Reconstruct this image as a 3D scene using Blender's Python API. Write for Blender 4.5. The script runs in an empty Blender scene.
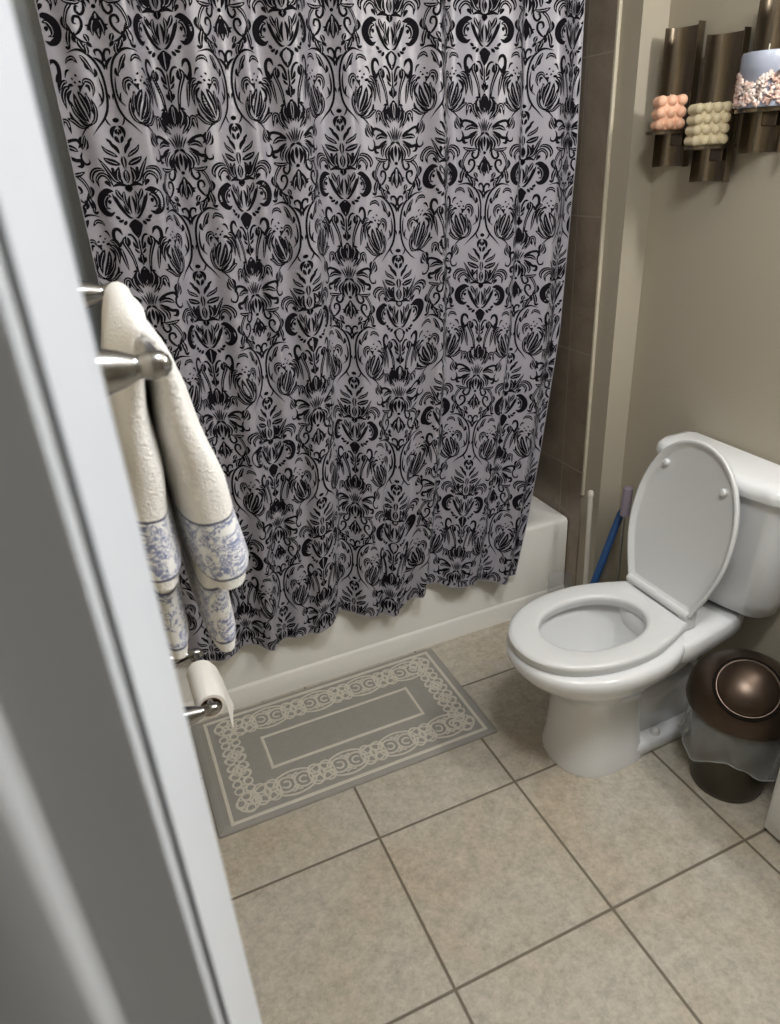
import bpy, bmesh, math, random
import numpy as np
from mathutils import Matrix, Vector

# ------------------------------------------------------------------ camera, world, lights
SC = bpy.context.scene
COL = SC.collection
cam_data = bpy.data.cameras.new('camera')
cam = bpy.data.objects.new('camera', cam_data)
COL.objects.link(cam)
cam_data.sensor_fit = 'HORIZONTAL'
cam_data.sensor_width = 36.0
cam_data.lens = 36.0 * 700.756 / 780.0
cam_data.clip_start = 0.02
R_ = Vector((0.9143586, -0.4011123, -0.0552919))
U_ = Vector((0.2270146, 0.3947691, 0.8902931))
F_ = Vector((0.3352800, 0.8265992, -0.4520188))
cam.matrix_world = Matrix(((R_.x, U_.x, -F_.x, -0.37293), (R_.y, U_.y, -F_.y, -1.12094),
                           (R_.z, U_.z, -F_.z, 1.49422), (0, 0, 0, 1)))
cam_data.dof.use_dof = True
cam_data.dof.focus_distance = 1.9
cam_data.dof.aperture_fstop = 9.0
SC.camera = cam

world = bpy.data.worlds.new('world')
SC.world = world
world.use_nodes = True
world.node_tree.nodes['Background'].inputs[0].default_value = (0.86, 0.93, 1.0, 1)
world.node_tree.nodes['Background'].inputs[1].default_value = 0.08

SC.view_settings.view_transform = 'Standard'
SC.view_settings.look = 'None'
SC.view_settings.gamma = 1.0
SC.view_settings.use_curve_mapping = False
SC.view_settings.exposure = 0.12


def light(name, kind, loc, energy, color, target=None, size=0.1, size_y=None):
    d = bpy.data.lights.new(name, kind)
    d.energy = energy
    d.color = color
    if kind == 'AREA':
        d.size = size
        if size_y:
            d.shape = 'RECTANGLE'
            d.size_y = size_y
    else:
        d.shadow_soft_size = size
    o = bpy.data.objects.new(name, d)
    o.location = loc
    if target is not None:
        o.rotation_euler = (Vector(target) - Vector(loc)).to_track_quat('-Z', 'Y').to_euler()
    COL.objects.link(o)
    return o


WARM = (1.0, 0.985, 0.965)
for yy in (-0.90, -0.75, -0.60):
    light('vanity_bulb', 'POINT', (0.985, yy, 2.02), 10.0, WARM, size=0.04)
light('ceiling_fill', 'AREA', (0.17, -0.78, 2.385), 16.0, (0.95, 0.975, 1.0), (0.17, -0.78, 0), 0.30)  # unseen soft lamp, added as fill to brighten tub front, floor and towel
light('hall_window', 'AREA', (-1.35, -1.75, 1.7), 0.6, (0.88, 0.94, 1.0), (0.2, -0.9, 0.9), 0.8, 1.2)

# ------------------------------------------------------------------ helpers


def tag(o, label=None, cat=None, group=None, kind=None):
    if label:
        o['label'] = label
    if cat:
        o['category'] = cat
    if group:
        o['group'] = group
    if kind:
        o['kind'] = kind
    return o


def empty(name, loc):
    o = bpy.data.objects.new(name, None)
    o.empty_display_size = 0.05
    o.location = loc
    COL.objects.link(o)
    return o


class MB:
    """collects geometry, then links it as one mesh object"""

    def __init__(self):
        self.v = []
        self.f = []
        self.m = []
        self.uv = None

    def add(self, verts, faces, mi=0):
        b = len(self.v)
        self.v.extend([tuple(map(float, q)) for q in verts])
        self.f.extend([tuple(b + i for i in q) for q in faces])
        self.m.extend([mi] * len(faces))
        return self

    def box(self, x0, x1, y0, y1, z0, z1, mi=0, bev=0.0):
        if bev <= 0:
            vs = [(x, y, z) for z in (z0, z1) for y in (y0, y1) for x in (x0, x1)]
            fs = [(0, 2, 3, 1), (4, 5, 7, 6), (0, 1, 5, 4), (2, 6, 7, 3), (0, 4, 6, 2), (1, 3, 7, 5)]
            return self.add(vs, fs, mi)
        bm = bmesh.new()
        bmesh.ops.create_cube(bm, size=1.0)
        for q in bm.verts:
            q.co = Vector(((x0 + x1) / 2 + q.co.x * (x1 - x0), (y0 + y1) / 2 + q.co.y * (y1 - y0),
                           (z0 + z1) / 2 + q.co.z * (z1 - z0)))
        bmesh.ops.bevel(bm, geom=list(bm.edges), offset=bev, segments=3, profile=0.5, affect='EDGES')
        bm.verts.index_update()
        self.add([q.co for q in bm.verts], [[w.index for w in f.verts] for f in bm.faces], mi)
        bm.free()
        return self

    def loft(self, rings, cap0=True, cap1=True, mi=0, closed=True):
        n = len(rings[0])
        vs = [q for r in rings for q in r]
        fs = []
        for i in range(len(rings) - 1):
            for j in range(n if closed else n - 1):
                k = (j + 1) % n
                fs.append((i * n + j, i * n + k, (i + 1) * n + k, (i + 1) * n + j))
        if cap0:
            fs.append(tuple(range(n - 1, -1, -1)))
        if cap1:
            fs.append(tuple((len(rings) - 1) * n + j for j in range(n)))
        return self.add(vs, fs, mi)

    def lathe(self, prof, origin=(0, 0, 0), axis=(0, 0, 1), seg=32, mi=0, cap0=True, cap1=True):
        a = Vector(axis).normalized()
        t = Vector((1, 0, 0)) if abs(a.x) < 0.9 else Vector((0, 1, 0))
        e1 = a.cross(t).normalized()
        e2 = a.cross(e1)
        o = Vector(origin)
        rings = []
        for r, h in prof:
            r = max(r, 1e-4)
            rings.append([o + a * h + e1 * (r * math.cos(2 * math.pi * k / seg)) + e2 * (r * math.sin(2 * math.pi * k / seg))
                          for k in range(seg)])
        return self.loft(rings, cap0, cap1, mi)

    def tube(self, pts, r, seg=12, mi=0):
        pts = [Vector(q) for q in pts]
        rs = r if isinstance(r, (list, tuple)) else [r] * len(pts)
        rings = []
        prev = None
        for i, q in enumerate(pts):
            d = (pts[min(i + 1, len(pts) - 1)] - pts[max(i - 1, 0)]).normalized()
            if prev is None:
                t = Vector((0, 0, 1)) if abs(d.z) < 0.9 else Vector((1, 0, 0))
                e1 = d.cross(t).normalized()
            else:
                e1 = (prev - d * prev.dot(d)).normalized()
            prev = e1
            e2 = d.cross(e1)
            rings.append([q + e1 * (rs[i] * math.cos(2 * math.pi * k / seg)) + e2 * (rs[i] * math.sin(2 * math.pi * k / seg))
                          for k in range(seg)])
        return self.loft(rings, True, True, mi)

    def sphere(self, c, r, seg=16, rings=10, sc=(1, 1, 1), mi=0):
        vs = []
        fs = []
        for i in range(rings + 1):
            th = math.pi * i / rings
            for j in range(seg):
                ph = 2 * math.pi * j / seg
                vs.append((c[0] + r * sc[0] * math.sin(th) * math.cos(ph), c[1] + r * sc[1] * math.sin(th) * math.sin(ph),
                           c[2] + r * sc[2] * math.cos(th)))
        for i in range(rings):
            for j in range(seg):
                k = (j + 1) % seg
                fs.append((i * seg + j, (i + 1) * seg + j, (i + 1) * seg + k, i * seg + k))
        return self.add(vs, fs, mi)

    def build(self, name, mats, parent=None, smooth=True, angle=40, weld=True):
        me = bpy.data.meshes.new(name)
        off = Vector(parent.location) if parent is not None and parent.type == 'EMPTY' else Vector((0, 0, 0))
        if parent is not None and parent.type != 'EMPTY':
            off = Vector(parent.matrix_world.translation) if False else Vector(parent.get('_o', (0, 0, 0)))
        me.from_pydata([(a - off.x, b - off.y, c - off.z) for a, b, c in self.v], [], self.f)
        me.polygons.foreach_set('material_index', self.m)
        if self.uv is not None:
            lay = me.uv_layers.new(name='UVMap')
            idx = np.zeros(len(me.loops), dtype=np.int32)
            me.loops.foreach_get('vertex_index', idx)
            lay.data.foreach_set('uv', np.asarray(self.uv, dtype=np.float32)[idx].ravel())
        for m in (mats if isinstance(mats, (list, tuple)) else [mats]):
            me.materials.append(m)
        me.validate()
        if weld:
            bm = bmesh.new()
            bm.from_mesh(me)
            bmesh.ops.remove_doubles(bm, verts=bm.verts, dist=1e-5)
            bmesh.ops.recalc_face_normals(bm, faces=bm.faces)
            bm.to_mesh(me)
            bm.free()
        if smooth:
            me.polygons.foreach_set('use_smooth', [True] * len(me.polygons))
            try:
                me.set_sharp_from_angle(angle=math.radians(angle))
            except Exception:
                pass
        o = bpy.data.objects.new(name, me)
        COL.objects.link(o)
        if parent is not None:
            o.parent = parent
        return o


def lin(c):
    return tuple((x / 12.92 if x <= 0.04045 else ((x + 0.055) / 1.055) ** 2.4) for x in [q / 255.0 for q in c]) + (1.0,)


class NT:
    def __init__(self, name):
        self.mat = bpy.data.materials.new(name)
        self.mat.use_nodes = True
        self.t = self.mat.node_tree
        self.b = self.t.nodes['Principled BSDF']
        self.out = self.t.nodes['Material Output']

    def n(self, typ, **kw):
        x = self.t.nodes.new(typ)
        for k, v in kw.items():
            if k.startswith('i_'):
                x.inputs[k[2:].replace('_', ' ')].default_value = v
            else:
                setattr(x, k, v)
        return x

    def l(self, a, b):
        self.t.links.new(a, b)

    def math(self, op, a, b=None, clamp=False):
        x = self.n('ShaderNodeMath', operation=op)
        x.use_clamp = clamp
        for i, q in enumerate((a, b)):
            if q is None:
                continue
            if isinstance(q, (int, float)):
                x.inputs[i].default_value = q
            else:
                self.l(q, x.inputs[i])
        return x.outputs[0]

    def ramp(self, fac, stops):
        x = self.n('ShaderNodeValToRGB')
        e = x.color_ramp.elements
        while len(e) < len(stops):
            e.new(0.5)
        for i, (p, c) in enumerate(stops):
            e[i].position = p
            e[i].color = c
        self.l(fac, x.inputs[0])
        return x.outputs[0]

    def mix(self, fac, a, b):
        x = self.n('ShaderNodeMix', data_type='RGBA')
        for s, q in ((x.inputs[0], fac), (x.inputs[6], a), (x.inputs[7], b)):
            if isinstance(q, (int, float, tuple)):
                s.default_value = q
            else:
                self.l(q, s)
        return x.outputs[2]

    def coord(self, which='Object'):
        return self.n('ShaderNodeTexCoord').outputs[which]

    def noise(self, scale, detail=3.0, rough=0.5, vec=None, dist=0.0):
        x = self.n('ShaderNodeTexNoise')
        x.inputs['Scale'].default_value = scale
        x.inputs['Detail'].default_value = detail
        x.inputs['Roughness'].default_value = rough
        x.inputs['Distortion'].default_value = dist
        self.l(vec if vec is not None else self.coord(), x.inputs['Vector'])
        return x.outputs['Fac']

    def bump(self, h, strength=0.3, dist=0.002):
        x = self.n('ShaderNodeBump')
        x.inputs['Strength'].default_value = strength
        x.inputs['Distance'].default_value = dist
        self.l(h, x.inputs['Height'])
        self.l(x.outputs[0], self.b.inputs['Normal'])

    def set(self, col=None, rough=None, metal=None, **kw):
        if col is not None:
            if isinstance(col, tuple):
                self.b.inputs['Base Color'].default_value = col
            else:
                self.l(col, self.b.inputs['Base Color'])
        if rough is not None:
            self.b.inputs['Roughness'].default_value = rough
        if metal is not None:
            self.b.inputs['Metallic'].default_value = metal
        for k, v in kw.items():
            self.b.inputs[k.replace('_', ' ')].default_value = v
        return self


def plain(name, rgb, rough=0.5, metal=0.0, nscale=30, namt=0.04, bump=0.0, **kw):
    t = NT(name)
    c = lin(rgb)
    nz = t.noise(nscale, 4)
    lo = tuple(q * (1 - namt) for q in c[:3]) + (1,)
    hi = tuple(min(1, q * (1 + namt)) for q in c[:3]) + (1,)
    t.set(t.mix(nz, lo, hi), rough, metal, **kw)
    if bump > 0:
        t.bump(nz, bump, 0.001)
    return t.mat


M = {}
M['wall_paint'] = plain('wall_paint', (172, 164, 147), 0.75, nscale=180, namt=0.02, bump=0.05)
M['trim_white'] = plain('trim_white', (226, 226, 224), 0.45, nscale=60, namt=0.02)
M['ceiling_white'] = plain('ceiling_white', (232, 230, 224), 0.9)
M['tile_edge'] = plain('tile_edge_ivory', (200, 192, 172), 0.4)
M['jamb_white'] = plain('jamb_white', (204, 209, 217), 0.4, nscale=60, namt=0.015)
M['hall_paint'] = plain('hall_paint', (160, 160, 160), 0.8, nscale=120, namt=0.02)
M['porcelain'] = plain('porcelain', (226, 227, 228), 0.12, nscale=8, namt=0.01, Coat_Weight=0.4)
M['seat_plastic'] = plain('seat_plastic', (214, 215, 215), 0.3, nscale=8, namt=0.01)
M['tub_white'] = plain('tub_white', (240, 238, 232), 0.3, nscale=5, namt=0.02)
M['chrome'] = plain('brushed_nickel', (168, 167, 166), 0.20, 1.0, nscale=80, namt=0.03)
M['dark_metal'] = NT('antiqued_bronze_metal')
_t = M['dark_metal']
_v = _t.n('ShaderNodeMapping')
_v.inputs['Scale'].default_value = (60, 60, 6)
_t.l(_t.coord(), _v.inputs[0])
_t.set(_t.ramp(_t.noise(1.0, 5, 0.6, _v.outputs[0]), [(0.3, lin((98, 88, 74))), (0.7, lin((132, 120, 102)))]), 0.27, 0.9)
M['dark_metal'] = _t.mat
M['bronze'] = plain('bronze_lacquer', (76, 63, 53), 0.30, 0.75, nscale=14, namt=0.10)
M['bronze_body'] = plain('dark_olive_bronze', (62, 56, 42), 0.35, 0.4, nscale=14, namt=0.1)
M['peach_wax'] = plain('peach_wax', (238, 188, 158), 0.55, nscale=50, namt=0.05)
M['cream_wax'] = plain('cream_wax', (222, 208, 174), 0.55, nscale=50, namt=0.05)
M['lavender_wax'] = plain('lavender_wax', (158, 164, 180), 0.35, nscale=30, namt=0.06)
M['wick'] = plain('wick_cotton', (230, 224, 205), 0.8)
M['white_plastic'] = plain('white_plastic', (214, 208, 196), 0.4)
M['lilac_plastic'] = plain('lilac_grey_plastic', (150, 140, 152), 0.5)
M['blue_plastic'] = plain('blue_plastic', (44, 84, 136), 0.4)
M['bristle'] = plain('bristle_white', (215, 215, 210), 0.9)
M['cardboard'] = plain('cardboard', (150, 128, 104), 0.9)
M['paper'] = plain('tissue_paper', (236, 233, 227), 0.95, nscale=120, namt=0.02, bump=0.1)
M['rubber_and_gap_shade'] = plain('dark_rubber_and_gap_shade', (26, 22, 19), 0.95)  # rubber, also the painted shade in the bin's flap gap
M['rubber_and_gap_shade'].node_tree.nodes['Principled BSDF'].inputs['Specular IOR Level'].default_value = 0.1

# chips of crystal and shell
t = NT('crystal_chips')
t.set(t.ramp(t.noise(38, 2, 0.5), [(0.33, lin((92, 78, 72))), (0.45, lin((206, 172, 158))), (0.6, lin((236, 222, 214))), (0.72, lin((150, 130, 120)))]), 0.2)
M['chips'] = t.mat

# clear vinyl / clear plastic
def clear(name, tint, alpha, rough, white=0.0):
    t = NT(name)
    t.b.inputs['Base Color'].default_value = tint
    t.b.inputs['Roughness'].default_value = rough
    t.b.inputs['Alpha'].default_value = alpha
    nz = t.noise(9, 4, 0.6)
    t.bump(nz, 0.5, 0.02)
    return t.mat
M['vinyl'] = clear('clear_vinyl', lin((195, 206, 214)), 0.62, 0.10)
M['bag'] = clear('translucent_bag_film', lin((205, 208, 208)), 0.22, 0.15)
M['clear_plastic'] = clear('clear_hard_plastic', lin((200, 205, 205)), 0.10, 0.06)

# floor tiles: beige mottled stone with grey grout, 0.39 m pitch
t = NT('floor_tile')
co = t.coord()
sep = t.n('ShaderNodeSeparateXYZ')
t.l(co, sep.inputs[0])
def grid_dist(o, pitch, off=0.0):
    a = t.math('ADD', t.math('DIVIDE', o, pitch), 100.5 + off)
    return t.math('MULTIPLY', t.math('ABSOLUTE', t.math('SUBTRACT', t.math('FRACT', a), 0.5)), pitch)
dmin = t.math('MINIMUM', grid_dist(sep.outputs[0], 0.39), grid_dist(sep.outputs[1], 0.39))
mr = t.n('ShaderNodeMapRange')
mr.inputs[1].default_value = 0.0020
mr.inputs[2].default_value = 0.0045
t.l(dmin, mr.inputs[0])
body = t.ramp(t.noise(26, 9, 0.8, co, 0.2), [(0.28, lin((156, 149, 136))), (0.48, lin((184, 177, 163))), (0.72, lin((207, 201, 187)))])
pink = t.ramp(t.noise(3.1, 3, 0.6, co), [(0.45, lin((255, 255, 255))), (0.75, lin((251, 241, 229)))])
speck = t.ramp(t.noise(85, 4, 0.7, co), [(0.3, lin((232, 232, 232))), (0.6, lin((255, 255, 255)))])
m1 = t.n('ShaderNodeMix', data_type='RGBA', blend_type='MULTIPLY')
m1.inputs[0].default_value = 1.0
t.l(body, m1.inputs[6]); t.l(pink, m1.inputs[7])
m2 = t.n('ShaderNodeMix', data_type='RGBA', blend_type='MULTIPLY')
m2.inputs[0].default_value = 1.0
t.l(m1.outputs[2], m2.inputs[6]); t.l(speck, m2.inputs[7])
t.set(t.mix(mr.outputs[0], lin((112, 103, 88)), m2.outputs[2]), 0.42)
bh = t.math('ADD', mr.outputs[0], t.math('MULTIPLY', t.noise(120, 4, 0.6, co), 0.06))
t.bump(bh, 0.5, 0.003)
M['floor_tile'] = t.mat

# shower surround tile: taupe stone with pale grout
t = NT('shower_tile')
co = t.coord()
sep = t.n('ShaderNodeSeparateXYZ')
t.l(co, sep.inputs[0])
dz = grid_dist(sep.outputs[2], 0.388, -0.38)
dx = grid_dist(sep.outputs[0], 0.30)
dy = grid_dist(sep.outputs[1], 0.30, -0.2667)
geo = t.n('ShaderNodeNewGeometry')
sn = t.n('ShaderNodeSeparateXYZ')
t.l(geo.outputs['Normal'], sn.inputs[0])
fx = t.math('GREATER_THAN', t.math('ABSOLUTE', sn.outputs[0]), 0.5)
dh = t.math('ADD', t.math('MULTIPLY', dy, fx), t.math('MULTIPLY', dx, t.math('SUBTRACT', 1.0, fx)))
mr = t.n('ShaderNodeMapRange')
mr.inputs[1].default_value = 0.0010
mr.inputs[2].default_value = 0.0026
t.l(t.math('MINIMUM', dz, dh), mr.inputs[0])
body = t.ramp(t.noise(7, 7, 0.7, co, 0.8), [(0.3, lin((118, 105, 92))), (0.7, lin((150, 136, 120)))])
t.set(t.mix(mr.outputs[0], lin((160, 148, 132)), body), 0.35)
t.bump(mr.outputs[0], 0.3, 0.002)
M['shower_tile'] = t.mat

# satin curtain cloth and its flocked print
t = NT('satin_cloth')
wv = t.n('ShaderNodeMapping')
wv.inputs['Scale'].default_value = (900, 900, 200)
t.l(t.coord(), wv.inputs[0])
nz = t.noise(1.0, 2, 0.5, wv.outputs[0])
t.set(t.mix(nz, lin((140, 137, 147)), lin((164, 161, 171))), 0.38, 0.0, Sheen_Weight=0.25)
t.b.inputs['Specular IOR Level'].default_value = 0.7
t.bump(nz, 0.08, 0.001)
M['satin'] = t.mat
M['flock'] = plain('black_flock', (17, 15, 20), 0.9, nscale=900, namt=0.3)
M['flock'].node_tree.nodes['Principled BSDF'].inputs['Specular IOR Level'].default_value = 0.15

# terry cloth with printed band: UV.x across (m), UV.y distance from the hem (m)
t = NT('terry_cloth')
uv = t.coord('UV')
su = t.n('ShaderNodeSeparateXYZ')
t.l(uv, su.inputs[0])
tn = t.noise(300, 3, 0.65, t.coord())
base = t.mix(tn, lin((236, 233, 229)), lin((250, 248, 245)))
inband = t.math('MULTIPLY', t.math('GREATER_THAN', su.outputs[1], 0.012), t.math('LESS_THAN', su.outputs[1], 0.085))
edge = t.math('LESS_THAN', t.math('MINIMUM', t.math('ABSOLUTE', t.math('SUBTRACT', su.outputs[1], 0.0125)),
                                  t.math('ABSOLUTE', t.math('SUBTRACT', su.outputs[1], 0.085))), 0.0014)
big = t.noise(48, 3, 0.6, uv, 1.0)
fine = t.noise(230, 4, 0.75, uv, 1.2)
mid = t.math('SUBTRACT', 1.0, t.math('MULTIPLY', t.math('ABSOLUTE', t.math('SUBTRACT', su.outputs[1], 0.046)), 7.0))
pr = t.math('MULTIPLY', t.math('GREATER_THAN', t.math('ADD', big, t.math('MULTIPLY', mid, 0.06)), 0.515), t.math('GREATER_THAN', fine, 0.49))
blue = t.mix(fine, lin((82, 92, 142)), lin((148, 158, 192)))
c1 = t.mix(inband, base, lin((236, 236, 236)))
c2 = t.mix(t.math('MULTIPLY', pr, inband), c1, blue)
c3 = t.mix(edge, c2, lin((84, 88, 112)))
t.set(c3, 0.95, 0.0, Sheen_Weight=0.3)
hh = t.math('MULTIPLY', tn, t.math('SUBTRACT', 1.0, inband))
t.bump(hh, 0.8, 0.004)
M['terry'] = t.mat

# rug piles
def pile(name, a, b):
    t = NT(name)
    nz = t.noise(330, 3, 0.7)
    n2 = t.noise(40, 3, 0.6)
    t.set(t.mix(t.math('ADD', t.math('MULTIPLY', nz, 0.7), t.math('MULTIPLY', n2, 0.3)), lin(a), lin(b)), 0.95)
    t.bump(nz, 0.8, 0.003)
    return t.mat
M['rug_grey'] = pile('rug_pile_grey', (130, 127, 120), (170, 167, 159))
M['rug_border'] = pile('rug_border_grey', (136, 133, 127), (172, 168, 161))
M['rug_cream'] = pile('rug_pile_cream', (186, 180, 167), (224, 218, 205))

# ------------------------------------------------------------------ room shell
XL, XR, XT = -0.395, 1.088, 1.0       # left wall, right wall, tiled end wall of the alcove
YT, YW, YB = 0.624, 0.4857, 1.40      # tub front, front face of the wing wall, back of the alcove
YF = -2.80                            # wall behind the viewer
YJ = -0.930                           # face of the door jamb in the left wall
ZC = 2.40


def struct(name, mb, mats, angle=30):
    o = mb.build(name, mats, None, True, angle)
    o['kind'] = 'structure'
    return o


struct('floor', MB().box(-1.6, 1.25, -3.0, 1.5, -0.05, 0.0), M['floor_tile'])
struct('ceiling', MB().box(-0.52, 1.20, YF - 0.1, 1.52, ZC, ZC + 0.05), M['ceiling_white'])
struct('wall_left', MB().box(XL - 0.12, XL, YJ, YT + 0.001, 0, ZC).box(XL - 0.12, XL, YF, -1.72, 0, ZC).box(XL - 0.12, XL, -1.72, YJ, 2.08, ZC), M['wall_paint'])
struct('wall_right', MB().box(XR, XR + 0.10, YF, YW + 0.1, 0, ZC), M['wall_paint'])
struct('wall_front', MB().box(-0.6, XR + 0.1, YF - 0.1, YF, 0, ZC), M['wall_paint'])
struct('wall_wing', MB().box(XT + 0.006, XR + 0.1, YW, YB, 0, ZC), M['wall_paint'])
struct('wall_shower_right', MB().box(XT, XT + 0.006, 0.569, YB, 0, ZC), M['shower_tile'])
struct('wall_shower_back', MB().box(XL - 0.1, XT + 0.05, YB, YB + 0.1, 0, ZC), M['shower_tile'])
struct('wall_shower_left', MB().box(XL - 0.10, XL + 0.004, YT + 0.001, YB, 0, ZC), M['shower_tile'])
# white edging of the tiled wall
struct('trim_1', MB().box(XT - 0.004, XT + 0.006, 0.559, 0.569, 0.46, ZC, bev=0.002), M['tile_edge'])
struct('baseboard_right', MB().box(XR - 0.012, XR, -0.375, YW, 0, 0.09, bev=0.003), M['trim_white'])
struct('baseboard_wing', MB().box(XT + 0.008, XR - 0.014, YW - 0.012, YW, 0, 0.09, bev=0.003), M['trim_white'])
def extrude_profile(mb, prof, z0, z1, mi=0):
    n = len(prof)
    vs = [(x, y, z0) for x, y in prof] + [(x, y, z1) for x, y in prof]
    fs = [(i, (i + 1) % n, n + (i + 1) % n, n + i) for i in range(n)]
    fs += [tuple(range(n - 1, -1, -1)), tuple(n + i for i in range(n))]
    return mb.add(vs, fs, mi)


# the doorway in the left wall: moulded casing on the room side, jamb face, and the door stop
prof = [(XL, -0.845), (-0.3718, -0.845), (-0.3721, -0.866), (-0.3760, -0.889), (-0.3815, -0.911), (-0.3850, -0.9255), (-0.3868, -0.9225),
        (-0.3880, -0.9275), (-0.3898, -0.9285), (-0.3900, YJ + 0.0005), (XL, YJ + 0.0005)]
struct('trim_2', extrude_profile(MB(), prof, 0.0, 2.08), M['jamb_white'], 50)
prof = [(-0.3905, YJ + 0.02), (-0.3905, YJ), (-0.4205, YJ - 0.001), (-0.4225, YJ - 0.0070), (-0.4248, YJ - 0.0105), (-0.4285, YJ - 0.0125), (-0.4720, YJ - 0.013),
        (-0.4745, YJ - 0.0115), (-0.4755, YJ - 0.001), (XL - 0.12, YJ), (XL - 0.12, YJ + 0.02)]
struct('door_1', extrude_profile(MB(), prof, 0.0, 2.08), M['jamb_white'], 35)

# ------------------------------------------------------------------ bathtub
def rrect(x0, x1, y0, y1, z, r, seg=8):
    pts = []
    for cx, cy, a0 in ((x1 - r, y1 - r, 0), (x0 + r, y1 - r, 90), (x0 + r, y0 + r, 180), (x1 - r, y0 + r, 270)):
        for k in range(seg + 1):
            a = math.radians(a0 + 90.0 * k / seg)
            pts.append((cx + r * math.cos(a), cy + r * math.sin(a), z))
    return pts


tub = empty('bathtub', (0.3, 0.99, 0))
tag(tub, 'white bathtub with flat apron behind the damask curtain', 'bathtub')
TX0, TX1, TY1 = XL + 0.006, XT - 0.003, YB - 0.004
H = 0.348
mb = MB()
outer = [rrect(TX0, TX1, YT, TY1, 0.078, 0.004), rrect(TX0, TX1, YT, TY1, H - 0.012, 0.004), rrect(TX0 + 0.003, TX1 - 0.001, YT + 0.004, TY1 - 0.003, H - 0.003, 0.006),
         rrect(TX0 + 0.010, TX1 - 0.003, YT + 0.012, TY1 - 0.01, H, 0.01),
         rrect(TX0 + 0.09, TX1 - 0.085, YT + 0.075, TY1 - 0.06, H - 0.002, 0.10), rrect(TX0 + 0.10, TX1 - 0.092, YT + 0.085, TY1 - 0.07, H - 0.015, 0.11),
         rrect(TX0 + 0.13, TX1 - 0.11, YT + 0.10, TY1 - 0.085, 0.16, 0.13), rrect(TX0 + 0.19, TX1 - 0.14, YT + 0.13, TY1 - 0.11, 0.075, 0.14),
         rrect(TX0 + 0.24, TX1 - 0.18, YT + 0.18, TY1 - 0.16, 0.06, 0.12)]
mb.loft(outer, False, True)
mb.build('basin', M['tub_white'], tub, angle=50)
kb = MB()
kb.loft([rrect(TX0, TX1, YT - 0.006, YT + 0.06, 0.0, 0.002, 2), rrect(TX0, TX1, YT - 0.006, YT + 0.06, 0.066, 0.002, 2),
         rrect(TX0, TX1, YT - 0.003, YT + 0.05, 0.074, 0.003, 2), rrect(TX0, TX1, YT + 0.002, YT + 0.04, 0.079, 0.003, 2)])
kb.build('base_rail', M['tub_white'], tub, angle=30)

# ------------------------------------------------------------------ shower rod, curtain, liner
ROD_Y, ROD_Z = 0.672, 1.98
rod = MB().tube([(XL + 0.012, ROD_Y, ROD_Z), (XT - 0.005, ROD_Y, ROD_Z)], 0.0125, 20)
rod.lathe([(0.03, 0), (0.03, 0.006), (0.018, 0.012)], (XL + 0.006, ROD_Y, ROD_Z), (1, 0, 0), 24)
rod.lathe([(0.03, 0), (0.03, 0.006), (0.018, 0.012)], (XT - 0.001, ROD_Y, ROD_Z), (-1, 0, 0), 24)
o = rod.build('shower_curtain_rod', M['chrome'])
tag(o, 'brushed metal rod across the tub alcove carrying the curtain', 'curtain rod')

ZB = [(-0.40, .250), (-.362, .250), (-.245, .239), (-.139, .240), (-.056, .223), (.049, .233), (.116, .262), (.197, .247), (.262, .214), (.327, .200), (.365, .259),
      (.454, .265), (.526, .243), (.620, .230), (.748, .202), (.765, .205), (.80, .21)]
EDGE = [(0.20, .762), (.40, .811), (.635, .857), (1.001, .918), (1.481, .957), (1.81, .966), (2.0, .968)]
LEFT = [(0.2, -.352), (0.7, -.335), (1.28, -.327), (1.78, -.3225), (2.0, -.322)]
ZTOP = 1.965


def interp(tab, x):
    return np.interp(x, [a for a, b in tab], [b for a, b in tab])


rng = np.random.RandomState(4)
FOLD = [(7.1, 0.0170, 0.4, 0.15), (11.3, 0.0105, 2.1, -0.3), (16.7, 0.0034, 4.0, 0.5), (4.2, 0.006, 1.1, 0.2)]


def curtain_point(u, w):
    """u 0..1 across, w 0 (hem) .. 1 (top) -> x, y, z arrays"""
    xb = interp(LEFT, 0.25) + u * (0.770 - interp(LEFT, 0.25))
    zb = interp(ZB, xb)
    z = zb + w * (ZTOP - zb)
    x = interp(LEFT, z) + u * (interp(EDGE, z) - interp(LEFT, z))
    y0 = 0.574 + (0.652 - 0.574) * np.clip((z - 0.30) / (ROD_Z - 0.30), -0.05, 1.05)
    amp = 1.0 - 0.25 * np.clip(z / 2.0, 0, 1)
    y = np.zeros_like(x)
    for k, a, ph, dr in FOLD:
        cyc = 2 * np.pi * k * u * 1.0
        sgn = np.sin(cyc + ph + dr * (1 - w) * 2.2)
        y = y + a * (sgn + 0.25 * np.sin(2 * (cyc + ph + dr * (1 - w) * 2.2) + 0.7))
    # gathered dark pleat folds
    y = y + 0.010 * np.exp(-((u - 0.535 - 0.02 * (1 - w)) / 0.018) ** 2)
    y = y + 0.008 * np.exp(-((u - 0.875 + 0.02 * (1 - w)) / 0.016) ** 2)
    y = y + 0.008 * np.exp(-((u - 0.155 - 0.02 * (1 - w)) / 0.02) ** 2)
    return x, y0 + amp * y, z


NU, NW = 420, 90
uu, ww = np.meshgrid(np.linspace(0, 1, NU), np.linspace(0, 1, NW))
cx, cy, cz = curtain_point(uu, ww)
# arc length at mid height -> cloth coordinate
mx, my, mz = curtain_point(np.linspace(0, 1, 1200), np.full(1200, 0.62))
arc = np.concatenate([[0], np.cumsum(np.hypot(np.diff(mx), np.diff(my)))])
SMAX = arc[-1]


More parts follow.
